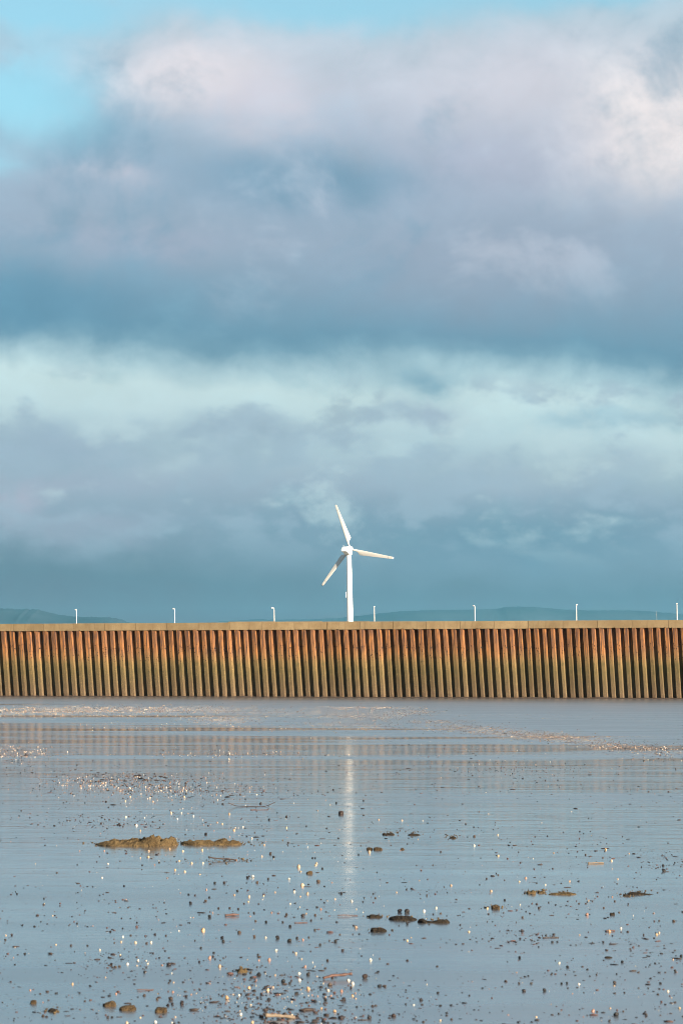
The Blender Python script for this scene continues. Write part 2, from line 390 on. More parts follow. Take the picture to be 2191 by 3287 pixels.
M = dict(
    mud=mat_mud(), pile=mat_pile(), coping=mat_coping(),
    white=simple('white_turbine_paint', (0.82, 0.82, 0.81), 0.45, 0.4, 0.03, 0.6, 0),
    offwhite=simple('off_white_blade', (0.46, 0.455, 0.44), 0.4, 0.4, 0.05, 0.5, 0),
    grey=simple('grey_metal', (0.22, 0.23, 0.24), 0.5, 0.4, 0.1, 3, 0),
    galv=simple('pale_lamp_paint', (0.50, 0.50, 0.49), 0.5, 0.4, 0.06, 2, 0),
    mast=simple('grey_mast_paint', (0.22, 0.24, 0.25), 0.6, 0.3, 0.05, 1, 0),
    lens=simple('lamp_lens', (0.6, 0.62, 0.62), 0.25, 0.5, 0.05, 5, 0),
    land=simple('quay_ground', (0.17, 0.155, 0.13), 0.95, 0.1, 0.3, 0.05, 0.2, 0.1),
    hill=simple('wooded_hill', (0.032, 0.040, 0.052), 1.0, 0.0, 0.4, 0.0015, 0, 0),
    pipe=simple('black_pipe', (0.018, 0.016, 0.016), 0.7, 0.3, 0.2, 6, 0),
    shell=mat_objrand('pale_shell', [(0.40, 0.285, 0.165), (0.46, 0.40, 0.32), (0.36, 0.225, 0.12), (0.50, 0.46, 0.40), (0.24, 0.13, 0.095), (0.38, 0.275, 0.185), (0.27, 0.19, 0.13)], 0.5),
    pebble=mat_objrand('dark_pebble', [(0.013, 0.012, 0.013), (0.026, 0.018, 0.016), (0.010, 0.010, 0.012), (0.045, 0.031, 0.024), (0.018, 0.014, 0.016)], 0.6, 0.25),
    bits=mat_island('dark_bits', [(0.014, 0.012, 0.014), (0.03, 0.02, 0.019), (0.065, 0.034, 0.031), (0.011, 0.011, 0.014), (0.035, 0.025, 0.022)], 0.65, 0.25),
    pale=mat_island('pale_bits', [(0.42, 0.31, 0.21), (0.48, 0.43, 0.37), (0.26, 0.15, 0.115), (0.38, 0.32, 0.24), (0.22, 0.14, 0.11)], 0.5),
    shingle=mat_island('shingle', [(0.44, 0.29, 0.18), (0.58, 0.45, 0.32), (0.16, 0.10, 0.075), (0.05, 0.036, 0.032), (0.30, 0.19, 0.13), (0.03, 0.025, 0.025), (0.66, 0.58, 0.48), (0.10, 0.07, 0.055)], 0.6),
    darkshingle=mat_island('brown_shingle', [(0.24, 0.15, 0.095), (0.09, 0.058, 0.044), (0.035, 0.026, 0.024), (0.16, 0.10, 0.07), (0.02, 0.017, 0.018), (0.50, 0.41, 0.31), (0.06, 0.04, 0.034), (0.12, 0.075, 0.055)], 0.65),
    crumb=mat_island('mud_crumb', [(0.10, 0.07, 0.036), (0.045, 0.033, 0.021), (0.07, 0.05, 0.028), (0.025, 0.02, 0.015)], 0.8, 0.2),
    silt=mat_clod('brown_silt', (0.085, 0.064, 0.055), (0.13, 0.10, 0.088)),
    clod=mat_clod('sandy_mud_clod', (0.088, 0.060, 0.029), (0.155, 0.109, 0.054)),
    darkclod=mat_clod('dark_mud_clod', (0.020, 0.016, 0.013), (0.045, 0.034, 0.023), 0.5),
    stone=mat_clod('tan_stone', (0.062, 0.042, 0.024), (0.120, 0.083, 0.044), 0.7),
    twig=simple('dark_twig', (0.025, 0.017, 0.017), 0.55, 0.4, 0.3, 30, 0.3),
    redtwig=simple('reddish_driftwood', (0.075, 0.038, 0.030), 0.6, 0.3, 0.3, 20, 0.3),
    paletwig=simple('bleached_driftwood', (0.14, 0.108, 0.08), 0.7, 0.3, 0.25, 20, 0.3),
)

# ------------------------------------------------------------------ the mud flat
def build_mud():
    ys = np.unique(np.concatenate([np.linspace(-400, 10, 12), np.linspace(10, 60, 170), np.linspace(60, 150, 120), np.linspace(150, 340, 110), np.linspace(340, 820, 12)]))
    xs = np.unique(np.concatenate([np.linspace(-1600, -70, 14), np.linspace(-70, 70, 150), np.linspace(70, 1600, 14)]))
    V = []; nx = len(xs)
    for y in ys:
        for x in xs:
            h = 0.0
            if abs(x) < 75 and 5 < y < 330:
                h = 0.010 * fb(x * 0.10, y * 0.16, 0.3, 3) + 0.012 * mn.noise(Vector((x * 0.02, y * 0.05, 4)))
            V.append((x, y, h))
    F = [(j * nx + i, j * nx + i + 1, (j + 1) * nx + i + 1, (j + 1) * nx + i) for j in range(len(ys) - 1) for i in range(nx - 1)]
    o = link('mud_flat', mesh('mud_flat', V, F, M['mud'], True))
    props(o, 'wide flat of wet shining mud below the harbour wall', 'mud flat', kind='structure')
build_mud()

# ------------------------------------------------------------------ land behind the wall, hills
DECK = 8.3
def wp(s, n, z): return (s * SX + n * NX, WD + s * SY + n * NY, z)
def build_land():
    V = [wp(-2500, -0.35, -0.8), wp(2500, -0.35, -0.8), wp(2500, -0.35, DECK), wp(-2500, -0.35, DECK), (11000, 28300, DECK), (-11000, 28300, DECK)]
    o = link('quay_ground', mesh('quay_ground', V, [(0, 1, 2, 3), (3, 2, 4, 5)], M['land']))
    props(o, 'level ground behind the harbour wall running back to the hills', 'ground', kind='structure')
    def hill(name, prof, Yd, depth, seed, bumpy, label):
        xs = np.array([p[0] for p in prof], float); hs = np.array([p[1] for p in prof], float)
        px = np.linspace(xs[0], xs[-1], 420); py = np.interp(px, xs, hs)
        rows = [(-1.0, 0.0), (-0.8, 0.14), (-0.6, 0.36), (-0.4, 0.62), (-0.2, 0.87), (0.0, 1.0), (0.3, 0.93), (0.6, 0.6), (1.0, 0.0)]
        V = []; F = []; n = len(px)
        for r, (dy, k) in enumerate(rows):
            for x, y in zip(px, py):
                crest = CAMH + (HZ - y) / FPX * Yd - DECK
                w = 1 + 0.14 * mn.noise(Vector((x * 0.004, r * 0.7, seed)))
                z = crest * min(k * (w if 0 < r < 5 else 1), 1.0)
                if r == 5: z += bumpy * (mn.noise(Vector((x * 0.09, seed, 2))) + 0.7 * mn.noise(Vector((x * 0.25, seed, 5))))
                V.append(((x - CX) / FPX * Yd, Yd + dy * depth, DECK - (0.5 if k == 0 else 0) + max(z, 0)))
        for r in range(len(rows) - 1):
            for i in range(n - 1): F.append((r * n + i, r * n + i + 1, (r + 1) * n + i + 1, (r + 1) * n + i))
        o = link(name, mesh(name, V, F, M['hill'], True)); props(o, label, 'hills', kind='structure')
    hill('hills', [(-1500, 1992), (-900, 1962), (-300, 1955), (0, 1953), (25, 1953), (60, 1956), (84, 1955), (92, 1953), (100, 1957), (112, 1956), (125, 1956), (136, 1961), (160, 1966), (180, 1971),
         (200, 1974), (240, 1979), (270, 1980), (310, 1981), (350, 1982), (380, 1986), (400, 1992), (440, 2010), (600, 2060)], 20000, 2500, 3.0, 9.0, 'wooded blue hill falling to the right behind the wall at left')
    hill('hills', [(350, 2060), (560, 2006), (700, 1995), (760, 1992), (800, 1989), (830, 1987), (880, 1989), (1000, 1987), (1090, 1984), (1130, 1979), (1200, 1971), (1260, 1964), (1300, 1961), (1400, 1958),
         (1500, 1957), (1590, 1955), (1620, 1949), (1660, 1947), (1720, 1949), (1780, 1954), (1820, 1957), (1900, 1960), (2000, 1959), (2060, 1961), (2110, 1965), (2150, 1968),
         (2191, 1972), (2500, 1990), (3000, 2010), (3600, 2050)], 25500, 2600, 8.0, 8.0, 'long low hazy blue ridge behind the wind turbine and right half of wall')
build_land()

# ------------------------------------------------------------------ the harbour wall
LEAN = math.tan(R(4.2))
def build_wall():
    s0 = wall_s(CX)[0]
    ang = math.atan2(SY, SX)
    w = empty('harbour_wall', (0, WD, 0), (0, 0, ang))           # local x along the wall, local -y towards the mud
    props(w, 'long harbour wall of rusty ribbed sheet piles under a concrete coping', 'harbour wall')
    P = 1.088
    def pile_mesh(i):
        rr = random.Random(100 + i); j = lambda a: rr.uniform(-a, a)
        d = 0.36 + j(0.035); a, bq = 0.415 + j(0.035), 0.895 + j(0.045); wl, wr = 0.055 + j(0.015), 0.095 + j(0.02)
        il = 0.028 + j(0.006); c = 0.035 + j(0.03)
        prof = [(-0.03, 0.0), (c - 0.025, 0.0), (c - 0.02, il), (c + 0.035, il), (c + 0.04, 0.0), (a - wl, 0.0),
                (a - 0.012, d - 0.02), (a + 0.02, d), (bq - 0.05, d), (bq - 0.012, d - 0.012), (bq + 0.012, d - 0.05), (bq + wr * .5, d * .52), (bq + wr * .5 + .022, d * .50), (bq + wr * .5 + .026, d * .36), (bq + wr * .62, d * .34), (bq + wr, 0.0), (P + 0.03, 0.004)]
        lean = LEAN + j(0.006); tw = j(0.02)
        zs = [-0.8, 0.0, 0.9, 1.9, 3.0, 4.1, 5.2, 6.2, 7.2, 8.1, 8.62]; V = []; F = []; n = len(prof)
        for z in zs:
            jx, jy = j(0.010), j(0.008)
            for (s, q) in prof:
                k = s - 0.65
                V.append((s - (z - 4.0) * lean + jx * (0 < q), -(q + jy * (q > 0) + tw * k), z))
        m = len(V)
        for z in range(len(zs)): V += [(V[z * n + i][0], V[z * n + i][1] + 0.03, V[z * n + i][2]) for i in range(n)]
        for r in range(len(zs) - 1):
            for i in range(n - 1):
                a0 = r * n + i
                F.append((a0, a0 + 1, a0 + n + 1, a0 + n)); F.append((m + a0 + 1, m + a0, m + a0 + n, m + a0 + n + 1))
            F.append((r * n, (r + 1) * n, m + (r + 1) * n, m + r * n)); e = r * n + n - 1
            F.append((e + n, e, m + e, m + e + n))
        t = (len(zs) - 1) * n
        for i in range(n - 1): F.append((t + i, t + i + 1, m + t + i + 1, m + t + i))
        return mesh('sheet_pile', V, F, M['pile'])
    kinds = [pile_mesh(i) for i in range(9)]
    sl, sr = wall_s(-700)[0], wall_s(2900)[0]
    rp = random.Random(5); last = -1
    pv, pf = tube([(0, 0.05, 0), (0, -0.30, -0.03)], [0.085, 0.085], 10)
    pipe = mesh('weep_pipe', pv, pf, M['pipe'])
    def s_at(px, n=0.36):
        u = (px - CX) / FPX; return (u * (WD + n * NY) - n * NX) / (SX - u * SY)
    edges = [3.6 + 26.75 * i for i in range(-26, 43)]                    # left edges of the ribs
    edges += [1126.8 + 26.63 * i for i in range(1, 21)]; edges += [1659.3 + 26.12 * i for i in range(1, 48)]
    for i in range(len(edges) - 1):
        k = rp.randrange(9)
        while k == last: k = rp.randrange(9)
        last = k
        s0_, s1_ = s_at(edges[i]), s_at(edges[i + 1]); kx = (s1_ - s0_) / P
        s = s0_ - (0.415 - 4.5 * LEAN) * kx
        link('sheet_pile', kinds[k], w, (s, rp.uniform(-0.03, 0.03) + (i % 2) * 0.004, 0), (0, 0, 0), (kx, 1, 1))
        if i % 3 == (0 if i < 66 else 2): link('weep_pipe', pipe, w, (s + (0.955 - 2.25 * LEAN) * kx, 0, 6.25 + rp.uniform(-.05, .05)))
    # coping blocks, each one cast separately, with chipped arrises
    L = 4.28; m = int((sr - sl) / L); rc = random.Random(9)
    for i in range(m):
        nx, nz = 26, 6; V = []; F = []
        a, b = sl + i * L + 0.022, sl + (i + 1) * L - 0.022
        bot, top, out = 8.5 + rc.uniform(-.015, .015), 9.46 + rc.uniform(-.012, .012), -0.42 + rc.uniform(-.012, .012)
        chips = [(rc.uniform(a, b), rc.uniform(.08, .35), rc.uniform(.03, .10)) for _ in range(rc.choice([0, 1, 1, 2]))]
        ring = []
        def edge(s):
            e = 0.012 * mn.noise(Vector((s * 1.7, i, 0))) + 0.008 * mn.noise(Vector((s * 6, i, 3)))
            c = sum(h * max(0, 1 - ((s - q) / ww) ** 2) for q, ww, h in chips)
            return e, c
        for k in range(nx + 1):
            s = a + (b - a) * k / nx; e, c = edge(s); te = 0.012 * mn.noise(Vector((s * 2.1, i, 7))); bv = 0.03
            V += [(s, 0.55, bot), (s, out + bv + c * .5, bot + e * .3 + c * .4), (s, out + e * .5, bot + bv + e + c), (s, out + 0.6 * te, top - bv * 1.2 + te), (s, out + bv, top + te), (s, 0.55, top)]
        for k in range(nx):
            for q in range(6):
                A, B = k * 6 + q, k * 6 + (q + 1) % 6; F.append((A, A + 6, B + 6, B))
        F.append(tuple(range(6))); F.append(tuple(range(nx * 6 + 5, nx * 6 - 1, -1)))
        me = mesh('coping_block', V, F, M['coping'])
        # origin at the block so that each block has its own pattern
        link('coping_block', me, w)
    # silt banked unevenly against the foot of the piles
    V = []; F = []; N = 900
    for i in range(N + 1):
        s = sl + (sr - sl) * i / N
        h = 0.10 + 0.16 * max(0, mn.noise(Vector((s * .35, 0, 2)))) + 0.07 * mn.noise(Vector((s * 1.9, 1, 2))) + 0.05 * mn.noise(Vector((s * 5, 3, 2)))
        wd_ = 2.2 + 1.3 * mn.noise(Vector((s * .2, 5, 2)))
        V += [wp(s, -0.1, max(h, .02) * 1.1), wp(s, 0.45, max(h, .02)), wp(s, 0.45 + wd_ * .4, max(h, .02) * .4), wp(s, 0.45 + wd_, -0.03)]
    for i in range(N):
        for q in range(3): F.append((i * 4 + q, i * 4 + q + 1, i * 4 + q + 5, i * 4 + q + 4))
    props(link('silt_bank', mesh('silt_bank', V, F, M['silt'], True)), 'low uneven bank of brown silt along the foot of the wall', 'silt', kind='structure')
    # low upstand kerb behind the coping
    k0 = wall_s(724)[0]; k1 = wall_s(1330)[0]
    kb = empty('concrete_kerb', wp(k0, -1.2, DECK), (0, 0, ang)); L2 = (k1 - k0) / 4
    for i in range(4):
        bm = box(i * L2 + 0.01, (i + 1) * L2 - 0.01, -0.3, 0.3, 0, 1.30 - i * 0.030, 0.03)
        link('kerb_block', bm_mesh('kerb_block', bm, M['coping']), kb)
    props(kb, 'low pale concrete kerb just showing above the coping, left of the turbine', 'kerb')
build_wall()

# ------------------------------------------------------------------ wind turbine
def build_turbine():
    D = 1320.0; sc_ = D / FPX
    hub_z = CAMH + (HZ - 1762) * sc_
    bx = (1125 - CX) * sc_
    yaw = R(-21)
    T = empty('wind_turbine', (bx, D, DECK), (0, R(-1.0), 0))
    props(T, 'white three-bladed wind turbine standing behind the harbour wall', 'wind turbine')
    H = hub_z - DECK
    top = H - 3.3
    rings = [circ(1.95 - (1.95 - 1.33) * k / 10 + (0.25 if k == 0 else 0), top * k / 10, 40) for k in range(11)]
    V, F = loft(rings); tw = link('tower', mesh('tower', V, F, M['white'], False), T)
    tw.data.polygons.foreach_set('use_smooth', [len(p.vertices) == 4 for p in tw.data.polygons])
    for k in (3.3, 6.6):                                      # flange joints of the tower sections
        r = 1.95 - 0.062 * k + 0.035
        V, F = loft([circ(r, top * k / 10 - .12, 40), circ(r, top * k / 10 + .12, 40)]); link('flange_ring', mesh('flange_ring', V, F, M['white'], True), tw)
    zb = CAMH + (HZ - 1909) * sc_ - DECK
    link('equipment_box', bm_mesh('equipment_box', box(-2.12, -1.45, -0.4, 0.3, zb - 1.5, zb + 1.5, 0.05), M['white']), tw)
    N = empty('x'); bpy.data.objects.remove(N)
    def sec(y, w, z0, z1, c):
        return [(-w + c, y, z0), (w - c, y, z0), (w, y, z0 + c), (w, y, z1 - c), (w - c, y, z1), (-w + c, y, z1), (-w, y, z1 - c), (-w, y, z0 + c)]
    V, F = loft([sec(-6.6, 1.35, -1.5, 0.55, .18), sec(-6.3, 1.45, -1.7, 0.75, .2), sec(-3.2, 1.62, -3.05, 1.15, .25), sec(0.6, 1.62, -3.25, 1.42, .3), sec(1.25, 1.40, -2.9, 1.25, .35)])
    nac = link('nacelle', mesh('nacelle', V, F, M['white']), T, (0, 0, H), (0, 0, yaw))
    link('rear_platform', bm_mesh('rear_platform', box(-1.3, 1.3, -8.0, -6.4, -1.75, -1.45, .04), M['grey']), nac)
    V, F = tube([(-.9, -7.6, -1.5), (-.9, -7.6, 0.35)], .07, 8); link('sensor', mesh('sensor', V, F, M['white']), nac)
    V, F = tube([(-.9, -5.6, .6), (-.9, -5.6, 2.0)], .09, 8); link('wind_vane_mast', mesh('wind_vane_mast', V, F, M['white']), nac)
    V, F = tube([(-1.25, -7.9, -1.5), (-1.25, -7.9, -.5), (1.25, -7.9, -.5), (1.25, -7.9, -1.5)], .06, 6); link('guard_rail', mesh('guard_rail', V, F, M['white']), nac)
    V, F = loft([circ(1.42, -1.0, 28), circ(1.46, -.4, 28), circ(1.46, .5, 28), circ(1.28, 1.3, 28), circ(.85, 1.9, 28), circ(.3, 2.2, 28)])
    V = [(x, z, -y) for x, y, z in V]
    ho = link('hub', mesh('hub', V, F, M['white'], True), T, (0, 0, H), (0, 0, yaw))
    ho.location = Matrix.Rotation(yaw, 3, 'Z') @ Vector((0, 2.2, 0)) + Vector((0, 0, H))
    Rb = 25.8
    secs = []
    for r, ch, th, le, twd in [(.035, .95, .95, .475, 0), (.09, .98, .98, .49, 0), (.13, 1.08, .92, .50, 6), (.17, 1.35, .80, .52, 14), (.20, 2.2, .66, .55, 17), (.225, 2.95, .60, .58, 16),
                               (.30, 2.80, .52, .58, 13), (.45, 2.42, .40, .55, 8), (.60, 2.05, .30, .50, 5), (.75, 1.70, .22, .45, 3), (.88, 1.42, .16, .42, 1), (.97, 1.22, .12, .40, 0), (1.0, .95, .07, .32, 0)]:
        pts = []; n = 16
        for k in range(n):
            a = 2 * math.pi * k / n
            t = (1 - math.cos(a)) / 2                               # 0 leading edge .. 1 trailing edge
            roundness = max(0.0, min(1.0, (0.2 - r) / 0.08))
            prof = math.sqrt(max(t * (1 - t), 0)) * 2
            foil = (math.sqrt(t) * (1 - t) * 2.6)
            yy = (prof * roundness + foil * (1 - roundness)) * th / 2 * (1 if a < math.pi else -1)
            xx = -le + t * ch
            q = R(twd); pts.append((xx * math.cos(q) - yy * math.sin(q), xx * math.sin(q) + yy * math.cos(q), r * Rb))
        secs.append(pts)
    V, F = loft(secs); bme = mesh('blade', V, F, M['offwhite'], True)
    tipr = [[(x * 1.05, y * 1.25, z + dz) for x, y, z in secs[10]] for dz in (-0.12, 0.12)]
    V, F = loft(tipr); tme = mesh('tip_joint', V, F, M['grey'], True)
    for t in (108.5, 229.5, 347.5):
        b = link('blade', bme, T, ho.location, (0, 0, 0))
        b.rotation_mode = 'QUATERNION'
        b.rotation_quaternion = (Matrix.Rotation(yaw, 3, 'Z') @ Matrix.Rotation(-R(t - 90), 3, 'Y')).to_quaternion()
        link('tip_joint', tme, b)
build_turbine()

# ------------------------------------------------------------------ lamp posts and mast on the quay
def build_lamps():
    K = 1.4
    data = [(247, 1957, 262, 'pale lamp post furthest left, in front of the left hill'),
            (562, 1954, 245, 'pale lamp post with short arm bent left, second from the left'),
            (881, 1951, 205, 'pale lamp post with arm hooked left, next left of the turbine'),
            (1202, 1948, 268, 'pale lamp post just right of the wind turbine tower'),
            (1524, 1944, 240, 'pale lamp post between the turbine and the hazy ridge summit'),
            (1850, 1941, 275, 'pale lamp post second from the right edge'),
            (2172, 1938, 262, 'pale lamp post furthest right, beside the faint mast')]
    rings = [circ(.16, 0, 14), circ(.16, .05, 14), circ(.115, .07, 14), circ(.115, 2.6, 14), circ(.085, 2.7, 14), circ(.07, 6.0, 14)]
    for px, py, ra, lab in data:
        u = (px - CX) / FPX; Yd = WD * K / (1 + WS * u); top = CAMH + (HZ - py) / FPX * Yd - DECK
        L = empty('lamp_post', (u * Yd, Yd, DECK), (R(0), R(-0.8), 0)); props(L, lab, 'lamp post', 'lamp posts along the quay')
        V, F = loft([[(x, y, z * (top - .12) / 6.0) for x, y, z in r] for r in rings]); link('pole', mesh('pole', V, F, M['galv'], False), L)
        V, F = tube([(0, 0, top - .2), (.05, 0, top - .06), (.12, 0, top), (.26, 0, top + .02)], .06, 8)
        arm = link('arm', mesh('arm', V, F, M['galv'], True), L, (0, 0, 0), (0, 0, R(ra)))
        bm = box(.2, .58, -.15, .15, top - .06, top + .07, .04); h = link('lamp_head', bm_mesh('lamp_head', bm, M['galv']), L, (0, 0, 0), (0, 0, R(ra)))
        link('lens', bm_mesh('lens', box(.26, .54, -.10, .10, top - .10, top - .062), M['lens']), h)
        link('base_plate', bm_mesh('base_plate', box(-.25, .25, -.25, .25, 0, .03), M['grey']), L)
    # faint mast with stays, far behind the wall
    Yd = 2600.0; x = (2104 - CX) / FPX * Yd; top = CAMH + (HZ - 1961) / FPX * Yd - DECK
    m = empty('stayed_mast', (x, Yd, DECK)); props(m, 'faint slender mast with a slanting stay behind the wall near right edge', 'mast')
    V, F = tube([(0, 0, 0), (0, 0, top * .5), (0, 0, top)], [.20, .15, .10], 8); link('pole', mesh('pole', V, F, M['mast']), m)
    V, F = tube([(0.1, 0, top * .99), (8.0 * .6, 0, top * .3), (8.0, 0, 0)], .06, 6); link('stay', mesh('stay', V, F, M['mast']), m)
    V, F = tube([(-.6, 0, top * .93), (.6, 0, top * .93)], .1, 6); link('crossarm', mesh('crossarm', V, F, M['mast']), m)
build_lamps()

# ------------------------------------------------------------------ things lying on the mud
def gz(x, y):
    if abs(x) < 75 and 5 < y < 330:
        return 0.010 * fb(x * 0.10, y * 0.16, 0.3, 3) + 0.012 * mn.noise(Vector((x * 0.02, y * 0.05, 4)))
    return 0.0

LAND = []                                            # the larger things on the mud, to name small ones by
def ridge(name, prof, base_y, depth, mat, label, cat, seed, lump=0.35, freq=7.0, group=None):
    """heap of clods: prof = (px, height px) along its length, base_y = pixel row of its near foot"""
    xs = np.array([p[0] for p in prof], float); hs = np.array([p[1] for p in prof], float)
    _, Yb = gp(CX, base_y); k = Yb / FPX
    cx = (xs[0] + xs[-1]) / 2
    L = (xs[-1] - xs[0]) * k
    nx = int(min(150, max(24, L / 0.022))); ny = int(min(46, max(12, depth / 0.02)))
    ox, oy = (cx - CX) * k, Yb + depth * 0.5
    V = []; F = []
    for j in range(ny + 1):
        v = j / ny * 2 - 1
        for i in range(nx + 1):
            px = xs[0] + (xs[-1] - xs[0]) * i / nx
            h = float(np.interp(px, xs, hs)) * k * 0.68
            X = (px - cx) * k; sh = 0.25 * depth * mn.noise(Vector((X * 2.2, seed, 1)))
            end = min(1.0, 4.0 * min(i / nx, 1 - i / nx) + 0.25)
            Yy = v * depth * .5 * end + sh
            prof_v = max(0.0, 1 - v * v) ** 0.65
            n1 = mn.noise(Vector((X * freq, Yy * freq, seed))); n2 = mn.noise(Vector((X * freq * 2.7, Yy * freq * 2.7, seed + 4))); n3 = mn.noise(Vector((X * freq * 7, Yy * freq * 7, seed + 9)))
            cell = mn.voronoi(Vector((X * freq * .8, Yy * freq * .8, seed)))[0][0]
            z = h * prof_v * (1 + lump * (0.55 * n1 + 0.5 * n2 + 0.4 * n3) + lump * (0.5 - cell) * 1.1)
            edge = (abs(v) > .999) or i in (0, nx)
            V.append((X + .3 * h * n2, Yy + .3 * h * n1, -0.015 if edge else max(z, -0.01)))
    for j in range(ny):
        for i in range(nx):
            a = j * (nx + 1) + i; F.append((a, a + 1, a + nx + 2, a + nx + 1))
    o = link(name, mesh(name, V, F, mat, False), None, (ox, oy, gz(ox, oy)))
    LAND.append((label, cx, base_y - 6))
    return props(o, label, cat, group)

def z2(org, f, *p): return [(org[0] + a / f, org[1] + b / f) for a, b in p]
def build_heaps():
    O = (250, 2540); f = 2.613
    def pr(pts, base): return [(O[0] + a / f, (base - b) / f * 1.0) for a, b in pts]
    ridge('mud_mound', pr([(146, 462), (160, 448), (205, 424), (300, 410), (340, 425), (420, 405), (500, 396), (555, 390), (585, 368), (650, 372), (685, 404), (720, 398), (765, 380), (805, 408), (835, 450)], 470),
          2718, 0.75, M['clod'], 'large lumpy mound of sandy mud with a peak, left of centre', 'mud mound', 1.0, .55, 8.0)
    ridge('mud_mound', pr([(845, 455), (880, 425), (960, 415), (1040, 418), (1100, 416), (1140, 430), (1190, 405), (1240, 402), (1262, 425), (1300, 415), (1345, 428), (1372, 452)], 460),
          2714, 0.55, M['clod'], 'lower ridge of mud clods just right of the large mound', 'mud mound', 2.0, .6, 10.0)
    # darker line of clods right of centre in the foreground
    O = (1100, 2620)
    ridge('mud_clod', pr([(208, 850), (225, 820), (250, 815), (270, 828), (300, 822), (335, 845)], 852), 2946, .16, M['darkclod'], 'dark double clod at the left end of the clod line right of centre', 'mud clod', 3.0, .3, 14)
    ridge('mud_clod', pr([(380, 872), (400, 838), (430, 838), (460, 822), (520, 830), (570, 846), (630, 868)], 876), 2955, .30, M['darkclod'], 'long dark ragged clod in the middle of the clod line', 'mud clod', 4.0, .5, 11)
    ridge('mud_clod', pr([(622, 895), (640, 850), (670, 846), (700, 880), (760, 884), (790, 868), (830, 850), (880, 858), (905, 892)], 898), 2964, .26, M['darkclod'], 'dark hollow clod at the right end of the clod line', 'mud clod', 5.0, .5, 11)
    ridge('mud_clod', pr([(228, 970), (238, 928), (270, 922), (320, 926), (350, 940), (372, 966)], 972), 2992, .17, M['darkclod'], 'single blunt dark clod just below the clod line', 'mud clod', 6.0, .25, 13)
    ridge('mud_clod', pr([(326, 156), (338, 136), (362, 146), (385, 138), (425, 138), (436, 156)], 158), 2680, .22, M['darkclod'], 'small dark double clod right of the turbine reflection', 'mud clod', 7.0, .3, 12)
    ridge('mud_clod', pr([(538, 158), (560, 146), (590, 136), (625, 144), (655, 158)], 160), 2681, .22, M['darkclod'], 'flat dark clod between the double clod and the pointed one', 'mud clod', 8.0, .3, 12)
    ridge('mud_clod', pr([(884, 186), (910, 174), (924, 154), (942, 166), (952, 186)], 187), 2691, .16, M['darkclod'], 'pointed dark clod with a low tail, far right of the reflection', 'mud clod', 9.0, .2, 12)
    ridge('pale_block', pr([(195, 286), (204, 262), (225, 257), (246, 266), (252, 284)], 288), 2729, .20, M['stone'], 'pale angular block with a shell before it, right of the reflection', 'stone', 10., .15, 10)
    ridge('pale_block', pr([(252, 284), (262, 256), (300, 252), (324, 260), (334, 284)], 286), 2730, .20, M['stone'], 'longer pale block lying against the pale angular block', 'stone', 11., .15, 10)
    ridge('stone', pr([(482, 286), (488, 265), (505, 264), (520, 284)], 287), 2729, .12, M['stone'], 'small tan stone right of the two pale blocks', 'stone', 12., .15, 14)
    ridge('stone', pr([(1244, 776), (1254, 738), (1282, 732), (1310, 742), (1320, 774)], 779), 2918, .20, M['stone'], 'round tan stone alone right of the dark clod line', 'stone', 13., .15, 12)
    O = (1600, 2700); f = 2.653
    ridge('mud_clod', pr([(234, 448), (246, 424), (276, 420), (290, 406), (316, 415), (322, 446)], 450), 2869, .22, M['clod'], 'tan clod with a dark left side, left end of the sandy trail', 'mud clod', 14., .3, 12)
    ridge('mud_clod', pr([(326, 440), (345, 418), (380, 424), (404, 440)], 444), 2867, .18, M['clod'], 'low tan clod second along the sandy trail', 'mud clod', 15., .3, 12)
    ridge('mud_clod', pr([(420, 446), (470, 440), (540, 434), (600, 432), (640, 440), (672, 452)], 456), 2872, .24, M['clod'], 'thin flat tan smear of clods ending the sandy trail', 'mud clod', 16., .6, 12)
    ridge('mud_clod', pr([(1058, 466), (1070, 446), (1095, 446), (1120, 464)], 468), 2876, .16, M['darkclod'], 'small dark clod at the head of a drag mark, right edge', 'mud clod', 17., .3, 14)
    ridge('mud_clod', pr([(1096, 440), (1150, 434), (1210, 440), (1270, 452), (1330, 464)], 462), 2871, .14, M['darkclod'], 'thin dark lip of mud trailing right from the small clod', 'mud clod', 18., .5, 12)
    ridge('stone', pr([(945, 625), (952, 598), (970, 606), (985, 600), (992, 625)], 628), 2937, .12, M['darkclod'], 'dark notched stone below the large white shell, lower right', 'stone', 19., .3, 18)
    O = (0, 2980); f = 2.613
    ridge('stone', pr([(250, 628), (256, 598), (278, 588), (298, 596), (305, 626)], 631), 3221, .10, M['stone'], 'small round tan stone furthest left in the bottom left corner', 'stone', 20., .15, 22)
    ridge('stone', pr([(856, 636), (880, 618), (905, 605), (930, 592), (955, 602), (970, 650)], 656), 3231, .17, M['stone'], 'upper tan stone with a dark tail, bottom left', 'stone', 21., .2, 18)
    ridge('stone', pr([(992, 676), (1005, 650), (1045, 640), (1080, 632), (1115, 640), (1140, 676)], 690), 3244, .20, M['stone'], 'broad angular brown stone, middle of the bottom left three', 'stone', 22., .2, 16)
    ridge('stone', pr([(1292, 690), (1310, 655), (1345, 648), (1385, 652), (1402, 700)], 708), 3251, .17, M['stone'], 'tan stone with a dark left flank, right of the bottom left three', 'stone', 23., .2, 18)
    ridge('mud_clod', pr([(395, 690), (425, 664), (450, 670), (480, 694)], 700), 3248, .15, M['darkclod'], 'low dark clod left of the bottom left stones', 'mud clod', 24., .4, 18)
    O = (600, 2980)
    ridge('mud_clod', pr([(418, 364), (430, 330), (445, 312), (470, 330), (490, 322), (508, 362)], 368), 3121, .16, M['clod'], 'bright orange-tan clod left of centre near the bottom', 'mud clod', 25., .4, 20)
    O = (600, 2540)
